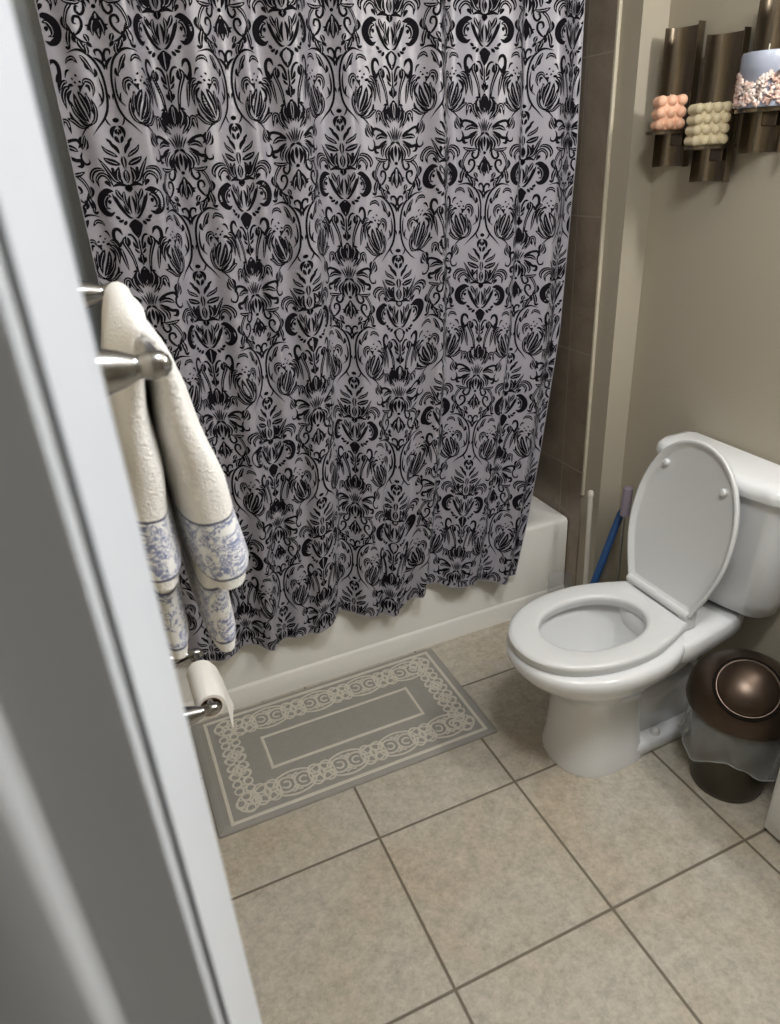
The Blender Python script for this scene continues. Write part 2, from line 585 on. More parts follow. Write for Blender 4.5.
def cloth(s, zc, off):
    """cloth coordinates (s along the width, zc nominal height) -> 3D, lifted by off towards the room"""
    u = np.interp(s, arc, np.linspace(0, 1, 1200))
    w = (zc - 0.235) / (ZTOP - 0.235)
    e = 1e-3
    p = np.stack(curtain_point(u, w), -1)
    pu = np.stack(curtain_point(u + e, w), -1) - p
    pw = np.stack(curtain_point(u, w + e), -1) - p
    nrm = np.cross(pu, pw)
    nrm /= np.linalg.norm(nrm, axis=-1, keepdims=True)
    return p + nrm * off


# --- damask motif, drawn as tapered strokes: (points, width, profile). y runs down.
def st(pts, w, prof='leaf'):
    return (pts, w, prof)


PINE = [  # unit 0.36 mm, mirrored
    st([(0, -8), (0, 18)], 24, 'blob'),
    st([(-4, 34), (-24, 48), (-33, 70), (-30, 98)], 15), st([(-3, 50), (-12, 64), (-10, 78)], 10), st([(-20, 84), (-14, 104), (-4, 124)], 14),
    st([(0, 62), (0, 84)], 9), st([(-14, 180), (-26, 150), (-44, 130), (-58, 104)], 15), st([(-40, 118), (-58, 108), (-66, 96)], 10),
    st([(-26, 196), (-52, 178), (-80, 160), (-97, 132)], 17), st([(-20, 236), (-52, 224), (-80, 212), (-100, 196)], 24),
    st([(-30, 330), (-62, 318), (-80, 285), (-102, 240), (-126, 196)], 18), st([(-24, 338), (-46, 312), (-44, 280), (-30, 246)], 27),
    st([(-4, 190), (-10, 220), (-3, 262)], 8), st([(0, 262), (-5, 300), (0, 336)], 20),
    st([(-178, 332), (-186, 296), (-164, 264), (-128, 256), (-104, 270)], 19), st([(-150, 352), (-156, 312), (-130, 284), (-104, 292), (-88, 322), (-76, 352)], 17),
    st([(-118, 322), (-104, 330), (-90, 352)], 15), st([(-72, 250), (-64, 262), (-70, 296)], 12),
    st([(-84, 376), (-116, 374), (-152, 400), (-166, 440), (-154, 480), (-122, 502), (-96, 490)], 24, 'mid'),
    st([(-98, 404), (-120, 402), (-138, 430), (-136, 462), (-112, 470)], 20), st([(-112, 420), (-112, 446)], 14),
    st([(-82, 352), (-52, 340), (-24, 344), (0, 352)], 13), st([(0, 342), (0, 386)], 30),
    st([(-94, 386), (-80, 430), (-58, 478), (-26, 522), (-6, 528)], 10, 'mid'), st([(-70, 366), (-58, 400), (-34, 440)], 18),
    st([(-80, 402), (-66, 448), (-40, 492)], 11), st([(-30, 378), (-36, 420), (-24, 488)], 16), st([(-6, 402), (-16, 450), (-10, 506)], 11), st([(-46, 452), (-32, 490), (-16, 508)], 9),
    st([(-98, 512), (-84, 524), (-74, 530)], 13), st([(-88, 542), (-72, 542), (-58, 534)], 12), st([(-62, 566), (-52, 552), (-44, 540)], 13), st([(-34, 582), (-28, 566), (-22, 548)], 13),
    st([(0, 534), (-2, 580), (0, 642)], 44), st([(-58, 622), (-38, 622), (-20, 650), (-10, 706)], 9, 'mid'), st([(-34, 660), (-26, 688), (-10, 706)], 11), st([(-32, 700), (-20, 718), (-6, 730)], 9),
    st([(0, 640), (0, 760)], 6, 'mid'), st([(-22, 752), (-14, 772), (0, 790)], 13), st([(0, 726), (0, 800)], 20), st([(0, 806), (0, 824)], 15, 'blob'),
    st([(-78, 626), (-96, 660), (-74, 712), (-54, 770), (-44, 848)], 22, 'tail'), st([(-70, 632), (-66, 668), (-82, 690)], 14), st([(-44, 850), (-58, 832), (-80, 838)], 11),
    st([(-100, 620), (-116, 590), (-140, 586), (-156, 612), (-152, 660), (-138, 700), (-132, 742)], 17, 'mid'), st([(-128, 690), (-118, 664), (-104, 652)], 12),
]
for _i in range(len(PINE) - 5, len(PINE)):        # the scrolls beside the tail stand closer to the axis
    PINE[_i] = ([(x * (.84 if _i < len(PINE) - 2 else .82), y) for x, y in PINE[_i][0]], PINE[_i][1] * (.95 if _i < len(PINE) - 2 else .8), PINE[_i][2])
PINE = [(a, b * 1.10, c) for a, b, c in PINE] + [st([(-104, 690), (-96, 750), (-84, 826)], 17), st([(-120, 640), (-112, 668), (-104, 688)], 12)]
FAN = [  # unit 0.394 mm, mirrored
    st([(0, 0), (-6, 40), (0, 104)], 30), st([(-16, 14), (-22, 60), (-8, 110)], 12), st([(-34, 16), (-44, 56), (-20, 116)], 26), st([(-66, 48), (-62, 92), (-28, 142)], 22), st([(-54, 30), (-56, 60), (-40, 100)], 12),
    st([(-112, 122), (-104, 66), (-84, 62), (-74, 96), (-46, 144)], 17), st([(-92, 110), (-84, 84), (-70, 100)], 12),
    st([(-30, 150), (-18, 180), (-10, 214)], 6), st([(-14, 138), (-9, 176), (-5, 214)], 6), st([(-46, 156), (-32, 180), (-18, 214)], 6), st([(0, 130), (0, 214)], 5),
    st([(-126, 188), (-140, 172), (-128, 150), (-98, 152), (-66, 166), (-40, 186)], 12, 'mid'), st([(-124, 204), (-88, 184), (-44, 196)], 21), st([(-88, 168), (-66, 178), (-44, 188)], 9),
    st([(-104, 274), (-126, 274), (-128, 250), (-106, 246), (-84, 234), (-44, 210)], 14, 'mid'), st([(-82, 298), (-80, 256), (-46, 222)], 19), st([(-46, 318), (-52, 272), (-22, 226)], 21), st([(-98, 232), (-76, 222), (-48, 204)], 10),
    st([(0, 216), (-18, 222), (-30, 240)], 12), st([(0, 232), (0, 300)], 14), st([(-16, 240), (-24, 284), (-12, 324)], 15), st([(-34, 246), (-42, 290), (-30, 336)], 12),
    st([(-44, 306), (-44, 344), (-62, 366), (-80, 352), (-76, 332), (-64, 334)], 10, 'mid'), st([(0, 322), (0, 342)], 16, 'blob'),
    st([(0, 350), (-4, 410), (0, 472)], 30), st([(-8, 366), (-22, 392), (-34, 412), (-54, 410)], 14), st([(-12, 384), (-26, 420), (-26, 458)], 18), st([(-20, 396), (-38, 424), (-48, 430)], 13),
    st([(-134, 302), (-106, 314), (-70, 316), (-50, 306)], 17), st([(-84, 312), (-116, 346), (-134, 396), (-130, 446)], 17, 'tail'), st([(-142, 372), (-152, 400), (-140, 430)], 12),
    st([(-124, 426), (-138, 470), (-140, 506)], 20), st([(-160, 500), (-144, 508), (-130, 492)], 12), st([(-112, 462), (-84, 440), (-66, 410), (-70, 380), (-92, 376), (-100, 400), (-86, 408)], 10, 'mid'),
    st([(-128, 404), (-112, 450), (-84, 478), (-60, 486)], 8, 'mid'), st([(-104, 440), (-112, 470), (-104, 488)], 14),
    st([(-96, 474), (-88, 498), (-74, 520)], 19), st([(-66, 448), (-56, 466), (-52, 486)], 19), st([(-70, 490), (-66, 520), (-70, 540)], 17), st([(-64, 484), (-50, 494), (-40, 506)], 14),
    st([(-5, 606), (-8, 580), (-26, 560), (-46, 548)], 12), st([(-10, 580), (-2, 546), (-14, 518), (-34, 520), (-32, 542)], 10, 'mid'),
]
WREATH = [  # unit 0.345 mm, right of the fan column, mirrored; y measured from the V below the fan (185)
    st([(214, 98), (150, 84), (104, 98), (58, 140), (30, 204), (22, 285), (32, 372), (62, 432), (110, 480), (152, 524)], 12, 'mid'), st([(108, 96), (96, 80), (88, 78)], 9), st([(60, 430), (52, 456), (34, 476)], 9),
    st([(24, 300), (12, 318), (10, 340)], 9), st([(52, 216), (42, 284), (52, 342), (90, 378)], 10), st([(70, 300), (60, 330), (66, 350)], 9),
    st([(136, 110), (108, 148), (72, 214)], 22), st([(66, 176), (62, 204), (78, 222)], 16), st([(118, 140), (112, 170), (100, 186)], 12), st([(156, 152), (182, 124), (218, 130), (236, 152)], 19),
    st([(152, 268), (136, 238), (104, 246), (94, 284), (108, 322)], 20), st([(140, 268), (122, 268), (118, 300)], 14), st([(140, 296), (146, 340), (128, 388), (118, 426)], 16),
    st([(196, 290), (172, 330), (152, 380), (150, 440)], 30), st([(226, 298), (214, 360), (184, 420), (158, 452)], 32), st([(258, 334), (240, 396), (204, 438), (166, 462)], 22),
    st([(122, 330), (108, 390), (124, 446), (164, 472)], 20), st([(150, 300), (136, 350), (132, 400)], 18), st([(128, 438), (146, 464), (186, 468), (232, 436)], 11, 'mid'),
    st([(236, 264), (272, 280), (290, 322), (284, 384)], 24), st([(232, 282), (262, 312), (264, 364)], 15), st([(296, 428), (262, 444), (224, 474), (168, 484)], 20), st([(274, 392), (262, 432), (224, 462)], 15),
    st([(214, 262), (236, 258), (256, 272)], 14), st([(150, 262), (170, 276), (178, 300)], 14),
    st([(164, 238), (168, 250)], 14, 'blob'), st([(182, 206), (188, 216)], 14, 'blob'), st([(196, 240), (202, 252)], 14, 'blob'), st([(172, 262), (182, 274)], 13, 'blob'), st([(212, 222), (216, 232)], 12, 'blob'),
    st([(248, 240), (276, 246), (302, 286)], 20), st([(220, 182), (242, 188), (258, 222)], 11), st([(150, 466), (198, 492), (236, 532)], 7, 'mid'),
    st([(212, 520), (224, 558), (248, 600)], 20), st([(236, 524), (252, 552), (248, 596)], 16), st([(200, 540), (204, 580), (226, 600)], 11),
    st([(250, 606), (264, 640), (246, 676), (216, 672), (214, 648)], 10, 'mid'),
]


def catmull(P, n):
    P = np.array(P, float)
    if len(P) == 2:
        tt = np.linspace(0, 1, n)[:, None]
        return P[0] * (1 - tt) + P[1] * tt
    Q = np.vstack([2 * P[0] - P[1], P, 2 * P[-1] - P[-2]])
    out = []
    segs = len(P) - 1
    for g in np.linspace(0, segs, n):
        i = min(int(g), segs - 1)
        t_ = g - i
        a, b, c, d = Q[i], Q[i + 1], Q[i + 2], Q[i + 3]
        out.append(0.5 * ((2 * b) + (-a + c) * t_ + (2 * a - 5 * b + 4 * c - d) * t_ ** 2 + (-a + 3 * b - 3 * c + d) * t_ ** 3))
    return np.array(out)


def profile(kind, n, w):
    t_ = np.linspace(0, 1, n)
    if kind == 'leaf':
        p_ = np.sin(np.pi * t_ ** 0.85) ** 0.75
    elif kind == 'mid':
        p_ = np.minimum(1, np.minimum(t_ * 6, (1 - t_) * 4)) ** 0.7
        p_ = np.maximum(p_, 0.12)
    elif kind == 'tail':
        p_ = np.minimum(1, t_ * 5) ** 0.7 * (1 - 0.55 * t_)
    else:
        p_ = np.sqrt(np.maximum(0, 1 - (2 * t_ - 1) ** 2))
    return 0.5 * w * np.maximum(p_, 0.04)


def strokes_to_strips(strokes, unit, yoff, mirror=True, vein=False):
    strips = []
    for pts, w, kind in strokes:
        n = 4 + 3 * (len(pts) - 1)
        c = catmull(pts, n)
        d = np.gradient(c, axis=0)
        d /= np.linalg.norm(d, axis=1, keepdims=True) + 1e-9
        nn = np.stack([-d[:, 1], d[:, 0]], 1)
        h = profile(kind, n, w * 1.30)[:, None]
        a, b = c + nn * h, c - nn * h
        if vein:
            if w < 17 or kind not in ('leaf', 'tail'):
                continue
            k0, k1 = max(1, int(n * .18)), int(n * .82) + 1
            c, nn = c[k0:k1], nn[k0:k1]
            h = np.linspace(2.0, 1.0, len(c))[:, None]
            a, b = c + nn * h, c - nn * h
        for sx in ((1, -1) if mirror else (1,)):
            A = np.stack([a[:, 0] * sx * unit, yoff - a[:, 1] * unit], 1)
            B = np.stack([b[:, 0] * sx * unit, yoff - b[:, 1] * unit], 1)
            strips.append((A, B) if sx == 1 else (B, A))
    return strips


KW = 1.12
cell = strokes_to_strips(PINE, 0.00036, 0.0) + strokes_to_strips(FAN, 0.000394, -0.292) + strokes_to_strips(WREATH, 0.000345, -0.292 - 0.238 + 185 * 0.000345)
nw = len(strokes_to_strips(WREATH, 0.000345, 0.0))
cell = [(A * ((KW if i < len(cell) - nw else 0.96), 1), B * ((KW if i < len(cell) - nw else 0.96), 1), 1, .0008) for i, (A, B) in enumerate(cell)]
veins = strokes_to_strips(PINE, 0.00036, 0.0, True, True) + strokes_to_strips(FAN, 0.000394, -0.292, True, True) + strokes_to_strips(WREATH, 0.000345, -0.292 - 0.238 + 185 * 0.000345, True, True)
nw = len(strokes_to_strips(WREATH, 0.000345, 0.0, True, True))
cell += [(A * ((KW if i < len(veins) - nw else 0.96), 1), B * ((KW if i < len(veins) - nw else 0.96), 1), 0, .0013) for i, (A, B) in enumerate(veins)]
DW, DH = 0.145, 0.618
cur = MB()
vs = np.stack([cx, cy, cz], -1).reshape(-1, 3)
fs = [(j * NU + i, j * NU + i + 1, (j + 1) * NU + i + 1, (j + 1) * NU + i) for j in range(NW - 1) for i in range(NU - 1)]
cur.add(vs, fs, 0)
s_ref = float(np.interp(0.268, mx, arc))     # column whose pine cone tops out at z = 1.593
for k in range(-9, 10):
    s0 = s_ref + k * DW
    if s0 < -0.12 or s0 > SMAX + 0.12:
        continue
    for n_ in range(-1, 4):
        zt = 1.593 + (0.315 if k % 2 else 0.0) - n_ * DH
        for A, B, mi, lift in cell:
            # keep what lies on the cloth
            Z = np.concatenate([A[:, 1], B[:, 1]]) + zt
            S = np.concatenate([A[:, 0], B[:, 0]]) + s0
            if Z.max() > ZTOP - 0.01 or Z.max() < 0.245 or S.max() < 0.008 or S.min() > SMAX - 0.008:
                continue
            # what runs past a hem is cut off there
            PA = cloth(np.clip(A[:, 0] + s0, .002, SMAX - .002), np.maximum(A[:, 1] + zt, 0.2385), lift)
            PB = cloth(np.clip(B[:, 0] + s0, .002, SMAX - .002), np.maximum(B[:, 1] + zt, 0.2385), lift)
            n = len(PA)
            cur.add(np.vstack([PA, PB]), [(i, i + 1, n + i + 1, n + i) for i in range(n - 1)], mi)
o = cur.build('shower_curtain', [M['satin'], M['flock']], None, True, 80, weld=False)
tag(o, 'silver grey satin shower curtain with black flocked damask print hanging over the tub', 'shower curtain')

# clear liner hanging inside the tub
NU2, NW2 = 260, 40
u2, w2 = np.meshgrid(np.linspace(0, 1, NU2), np.linspace(0, 1, NW2))
z2 = 0.30 + w2 * (ZTOP - 0.30)
xl2 = -0.384
xr2 = np.minimum(interp(EDGE, z2) + 0.022, XT - 0.006)
x2 = xl2 + u2 * (xr2 - xl2)
y2 = 0.718 + 0.004 * np.sin(u2 * 61 + 0.5 * w2) + 0.005 * np.sin(u2 * 23 + 1.3) - 0.012 * w2
y2 = y2 + 0.007 * np.exp(-(u2 / 0.014) ** 2) * np.sin(w2 * 75 + 3 * np.sin(w2 * 19))
lm = MB().add(np.stack([x2, y2, z2], -1).reshape(-1, 3),
              [(j * NU2 + i, j * NU2 + i + 1, (j + 1) * NU2 + i + 1, (j + 1) * NU2 + i) for j in range(NW2 - 1) for i in range(NU2 - 1)])
for sx in (0, NU2 - 1):      # thick welted side hems
    pts = [(float(x2[j, sx]), float(y2[j, sx]), float(z2[j, sx])) for j in range(NW2)]
    lm.tube(pts, 0.0022, 8)
o = lm.build('shower_liner', M['vinyl'], None, True, 80, weld=False)
tag(o, 'clear vinyl shower liner showing at the edges behind the damask curtain', 'shower liner')

# ------------------------------------------------------------------ toilet
YC = 0.024
toi = empty('toilet', (0.72, YC, 0))
tag(toi, 'white two-piece toilet with raised lid against the beige wall', 'toilet')


def egg(xf, xm, xb, hw, z, n=48, eb=2.6, ef=2.1):
    """closed outline, front at xf, widest at xm, back at xb"""
    pts = []
    for k in range(n):
        a = 2 * math.pi * k / n
        c, s = math.cos(a), math.sin(a)
        e = ef if c < 0 else eb
        L = (xm - xf) if c < 0 else (xb - xm)
        pts.append((xm + math.copysign(abs(c) ** (2 / e), c) * L, YC + math.copysign(abs(s) ** (2 / e), s) * hw, z))
    return pts


bw = MB()
bw.loft([egg(.522, .62, .765, .116, 0.0, eb=5), egg(.522, .62, .765, .117, .012, eb=5), egg(.532, .62, .755, .110, .05, eb=5), egg(.538, .62, .75, .104, .13, eb=5), egg(.537, .625, .75, .104, .20, eb=4),
         egg(.527, .625, .76, .109, .235, eb=4), egg(.500, .63, .78, .126, .265, eb=3), egg(.452, .63, .81, .152, .300), egg(.416, .63, .84, .173, .330), egg(.402, .63, .85, .181, .352),
         egg(.399, .63, .85, .183, .370), egg(.403, .63, .85, .180, .381), egg(.412, .63, .845, .173, .386),
         egg(.452, .63, .80, .135, .386), egg(.462, .63, .79, .125, .380), egg(.470, .63, .785, .119, .350), egg(.500, .64, .765, .100, .290), egg(.560, .65, .74, .068, .235),
         egg(.600, .66, .73, .048, .205)], True, True)
# trapway, foot flange and the shelf that carries the tank
def slab(x0, x1, hw0, hw1, z0, z1, r=0.02):
    rings = []
    for (z, d) in ((z0, 0.006), (z0 + 0.008, 0), (z1 - 0.008, 0), (z1, 0.006)):
        pts = []
        for k in range(40):
            a = 2 * math.pi * k / 40
            c, s = math.cos(a), math.sin(a)
            X = (x0 + x1) / 2 + math.copysign(abs(c) ** 0.3, c) * ((x1 - x0) / 2 - d)
            hw = hw0 + (hw1 - hw0) * (X - x0) / (x1 - x0) - d
            pts.append((X, YC + math.copysign(abs(s) ** 0.3, s) * hw, z))
        rings.append(pts)
    bw.loft(rings)
slab(.62, 1.00, .112, .098, 0.0, 0.045)
slab(.66, .96, .066, .062, 0.03, 0.19)
slab(.772, 1.055, .160, .108, 0.325, 0.385)
rings = []
for z, x1, hw in ((.21, .90, .062), (.26, .97, .075), (.30, 1.01, .088), (.345, 1.035, .10)):
    rings.append([((.79 + x1) / 2 + math.copysign(abs(math.cos(a)) ** 0.5, math.cos(a)) * (x1 - .79) / 2, YC + math.copysign(abs(math.sin(a)) ** 0.5, math.sin(a)) * hw, z)
                  for a in [2 * math.pi * k / 40 for k in range(40)]])
bw.loft(rings)
bowl = bw.build('bowl', M['porcelain'], toi, angle=55)
for s in (-1, 1):
    cb = MB()
    cb.lathe([(.013, 0), (.013, .008), (.009, .016), (.002, .019)], (.80, YC + s * .085, .045), (0, 0, 1), 16)
    cb.build('bolt_cap', M['seat_plastic'], toi)


def seat_w(t_):
    if t_ < .45:
        return 0.112 + .052 * math.sin(math.pi / 2 * t_ / .45)
    return .164 * max(0.0, 1 - ((t_ - .45) / .55) ** 2.15) ** (1 / 2.15)


LSEAT = .428
YS = YC + .006
def seat_outline(scale, n=80, grow=0.0):
    half = []
    for k in range(n + 1):
        t_ = 1 - (1 - k / n) ** 2.0 if k < n else 1.0
        half.append((t_ * LSEAT, seat_w(t_)))
    pts = [(x, w) for x, w in half] + [(x, -w) for x, w in reversed(half[:-1])] + [(0.0, -.112 + .224 * k / 14) for k in range(1, 14)]
    # shrink towards the centre
    c0 = LSEAT * .47
    out = []
    m = len(pts)
    for i in range(m):
        x, y = pts[i]
        out.append((c0 + (x - c0) * (1 - scale / (LSEAT * .5)), y * (1 - scale / .164)))
    return out


XH = .832
def seat_ring(inset, z):
    return [(XH - x, YS + y, z + .010) for x, y in seat_outline(inset)]
nrg = len(seat_ring(0, 0))
def open_ring(d, z):
    ang = []
    ref = seat_ring(0, 0)
    for (x, y, _) in ref:
        a = math.atan2((y - YS) / .164, -(x - (XH - LSEAT * .47)) / (LSEAT * .5))
        ang.append(a)
    return [(.628 - math.copysign(abs(math.cos(a)) ** .92, math.cos(a)) * (.142 - d), YS + math.copysign(abs(math.sin(a)) ** .95, math.sin(a)) * (.102 - d), z + .010) for a in ang]
sm = MB()
sr = [seat_ring(.006, .377), seat_ring(0, .394), seat_ring(0, .401), seat_ring(.004, .406), seat_ring(.012, .4085), open_ring(-.012, .4085), open_ring(-.004, .406), open_ring(0, .401), open_ring(0, .393), open_ring(-.004, .377)]
sm.loft(sr, False, False)
n = nrg
b = 0
sm.f.extend([((len(sr) - 1) * n + j, (len(sr) - 1) * n + (j + 1) % n, (j + 1) % n, j) for j in range(n)])
sm.m.extend([0] * n)
seat = sm.build('seat', M['seat_plastic'], toi, angle=40)

# raised lid, dished on the inside
hx, hz = .838, .424
up = Vector((.078, 0, .412)).normalized()
nrm = Vector((-up.z, 0, up.x))           # towards the user
def lid_ring(inset, h):
    return [Vector((hx, YS, hz)) + up * (x * .985 + .004) + Vector((0, y, 0)) + nrm * h for x, y in seat_outline(inset)]
ld = MB()
ld.loft([lid_ring(.022, -.010), lid_ring(.006, -.009), lid_ring(.001, -.003), lid_ring(0, .004), lid_ring(.002, .007), lid_ring(.006, .008), lid_ring(.010, .006), lid_ring(.016, -.001), lid_ring(.022, -.003)], True, True)
lid = ld.build('lid', M['seat_plastic'], toi, angle=40)
lid['_o'] = tuple(toi.location)
for s, t_ in ((1, .80), (-1, .78)):
    bp = MB()
    c = Vector((hx, YS + s * .094, hz)) + up * (LSEAT * t_) + nrm * (-.003)
    bp.lathe([(.009, 0), (.009, .009), (.007, .012), (.002, .013)], c, nrm, 16)
    bp.build('bumper', M['seat_plastic'], lid)
hb = MB()
hb.tube([(.836, YS - .108, .4280), (.836, YS + .108, .4280)], .0120, 16)
for s in (-1, 1):
    hb.box(.826, .866, YS + s * .095 - .014, YS + s * .095 + .014, .386, .434, 0, .006)
hb.build('hinge', M['seat_plastic'], toi)


def tank_outline(xf, xb, hw, z, bow=.022, r=.05, n=10):
    pts = [(xb, YC - hw + .012, z), (xb, YC + hw - .012, z), (xb - .012, YC + hw, z)]
    x1 = xf + bow
    for k in range(n + 1):
        a = math.pi / 2 * k / n
        pts.append((x1 + r - r * math.sin(a), YC + hw - r + r * math.cos(a), z))
    for k in range(1, 16):
        y = (hw - r) * (1 - 2 * k / 16)
        pts.append((xf + bow * (y / (hw - r)) ** 2, YC + y, z))
    for k in range(n + 1):
        a = math.pi / 2 * k / n
        pts.append((x1 + r - r * math.cos(a), YC - hw + r - r * math.sin(a), z))
    pts.append((xb - .012, YC - hw, z))
    return pts
tk = MB()
tk.loft([tank_outline(.985, 1.066, .150, .388), tank_outline(.962, 1.071, .168, .405), tank_outline(.948, 1.074, .180, .45), tank_outline(.936, 1.076, .193, .60), tank_outline(.931, 1.076, .199, .739)])
tk.build('tank', M['porcelain'], toi, angle=50)
tl = MB()
tl.loft([tank_outline(.928, 1.079, .203, .741), tank_outline(.920, 1.081, .209, .744), tank_outline(.918, 1.081, .211, .757), tank_outline(.921, 1.080, .208, .772), tank_outline(.930, 1.076, .200, .781), tank_outline(.948, 1.066, .182, .785)])
tl.build('tank_lid', M['porcelain'], toi, angle=50)

# ------------------------------------------------------------------ rug
RX0, RX1, RY0, RY1 = -0.362, 0.444, 0.172, 0.602
rug = MB()
def rug_ring(d, z):
    return rrect(RX0 + d, RX1 - d, RY0 + d, RY1 - d, z, max(.006 - d, .002), 3)
rug.loft([rug_ring(0, .001), rug_ring(0, .006), rug_ring(.003, .009), rug_ring(.024, .0095)], True, False, 1)
rug.loft([rug_ring(.024, .0095), rug_ring(.026, .0100), rug_ring(.04, .0102)], False, True, 0)
HZ = .0118
RUGN = [0]
def rug_strip(C, w, closed=False):
    w = w * 1.12
    RUGN[0] += 1
    dzz = (RUGN[0] * 7 % 48) * 2.2e-5
    C = np.array(C, float)
    if closed:
        d = np.roll(C, -1, 0) - np.roll(C, 1, 0)
    else:
        d = np.gradient(C, axis=0)
    d /= np.linalg.norm(d, axis=1, keepdims=True) + 1e-9
    nn = np.stack([-d[:, 1], d[:, 0]], 1)
    n = len(C)
    rows = []
    for off, z in ((w / 2, .0098), (w * .36, HZ + dzz), (-w * .36, HZ + dzz), (-w / 2, .0098)):
        P = C + nn * off
        rows.append(np.column_stack([P, np.full(n, z)]))
    vs = np.vstack(rows)
    fs = []
    for r in range(3):
        for i in range(n if closed else n - 1):
            j = (i + 1) % n
            fs.append((r * n + i, (r + 1) * n + i, (r + 1) * n + j, r * n + j))
    rug.add(vs, fs, 2)
def rect_line(x0, x1, y0, y1, w):
    for a, b in (((x0, y0), (x1, y0)), ((x1, y0), (x1, y1)), ((x1, y1), (x0, y1)), ((x0, y1), (x0, y0))):
        tt = np.linspace(0, 1, 12)[:, None]
        dd = (np.array(b) - np.array(a)) / np.linalg.norm(np.array(b) - np.array(a)) * w * .42
        rug_strip((np.array(a) - dd) * (1 - tt) + (np.array(b) + dd) * tt, w)
rect_line(RX0 + .040, RX1 - .029, RY0 + .021, RY1 - .021, .0095)
rect_line(-.180, .281, .329, .453, .0085)
def circ(cx_, cy_, r, w, ry=None, a0=0, a1=360, rot=0):
    aa = np.radians(np.linspace(a0, a1, 30))
    full = abs(a1 - a0) >= 360
    if full:
        aa = aa[:-1]
    x = r * np.cos(aa)
    y = (ry or r) * np.sin(aa)
    cr, sr_ = math.cos(rot), math.sin(rot)
    rug_strip(np.column_stack([cx_ + x * cr - y * sr_, cy_ + x * sr_ + y * cr]), w, full)
def medallion(x, y, rot=0.0, k=1.0):
    def T(a, b):
        return (x + k * (a * math.cos(rot) - b * math.sin(rot)), y + k * (a * math.sin(rot) + b * math.cos(rot)))
    # two facing pairs of nested C arches and a knot between
    for s in (-1, 1):
        c = T(s * .021, 0)
        circ(c[0], c[1], .034 * k, .0052, .031 * k, 40 if s > 0 else 140, 320 if s > 0 else 400 - 180, rot) if False else None
        circ(c[0], c[1], .022 * k, .0050, .022 * k, 0, 360, rot)
        circ(c[0], c[1], .0095 * k, .0050, .0095 * k, 20, 300, rot + (0 if s > 0 else math.pi))
    for s in (-1, 1):
        pts = catmull([T(-.052, s * .006), T(-.036, s * .027), T(0, s * .036), T(.036, s * .027), T(.052, s * .006)], 24)
        rug_strip(pts, .0052)
        for q in (-1, 1):
            pts = catmull([T(q * .004, s * .010), T(q * .002, s * .022), T(q * .012, s * .026)], 10)
            rug_strip(pts, .0045)
def knot(x, y, rot=0.0, k=1.0):
    def T(a, b):
        return (x + k * (a * math.cos(rot) - b * math.sin(rot)), y + k * (a * math.sin(rot) + b * math.cos(rot)))
    for sx in (-1, 1):
        for sy in (-1, 1):
            c = T(sx * .014, sy * .017)
            circ(c[0], c[1], .0125 * k, .0048, None, 0, 360, rot)
            pts = catmull([T(sx * .002, sy * .001), T(sx * .010, sy * .004), T(sx * .022, sy * .004), T(sx * .030, sy * .012), T(sx * .026, sy * .024)], 18)
            rug_strip(pts, .0046)
    circ(x, y, .008 * k, .0048)
xs = np.linspace(-.215, .318, 8)
for yb in (.253, .526):
    for i, x in enumerate(xs):
        if i % 2 == 0:
            knot(float(x), yb, 0, 1.2)
            circ(float(x), yb, .036, .0045, .030)
        else:
            medallion(float(x), yb, 0, 1.15)
for xb in (-.268, .370):
    for i, y in enumerate((.242, .300, .358, .420, .480, .538)):
        if i in (0, 5):
            knot(xb, y, math.pi / 4, .95)
            circ(xb, y, .030, .0048)
        elif i in (1, 4):
            knot(xb, y, math.pi / 2, .9)
        else:
            knot(xb, y, 0, 1.0)
            circ(xb, y, .018, .0046)
o = rug.build('bath_rug', [M['rug_grey'], M['rug_border'], M['rug_cream']], None, True, 60, weld=False)
tag(o, 'grey rectangular bath rug with cream scroll border on the floor before the tub', 'rug')

# ------------------------------------------------------------------ towel bar and towel
def post_mb(xw, y, z, xb, k=1.0):
    """turned wall post from the wall at xw out to the bar at xb, with a ball end"""
    L = xb - xw
    p = [(.024, 0), (.024, .004), (.0205, .007), (.0195, .012), (.0170, .026), (.0135, .040), (.0098, .049), (.0085, .053), (.0092, .056), (.0104, .062), (.0106, .068), (.0092, .074), (.0055, .0785), (.001, .080)]
    return MB().lathe([(r * k, h * L / .066) for r, h in p], (xw, y, z), (1, 0, 0), 32)


XBAR = -.328
bar = empty('towel_bar', (XL, -.265, 1.35))
tag(bar, 'brushed nickel towel bar on the left wall holding the cream towel', 'towel bar')
post_mb(XL, -.505, 1.349, XBAR, 1.15).build('post', M['chrome'], bar, angle=60)
post_mb(XL, -.030, 1.347, XBAR, 1.15).build('post', M['chrome'], bar, angle=60)
MB().tube([(XBAR, -.500, 1.349), (XBAR, -.035, 1.347)], .0080, 20).build('rail', M['chrome'], bar)


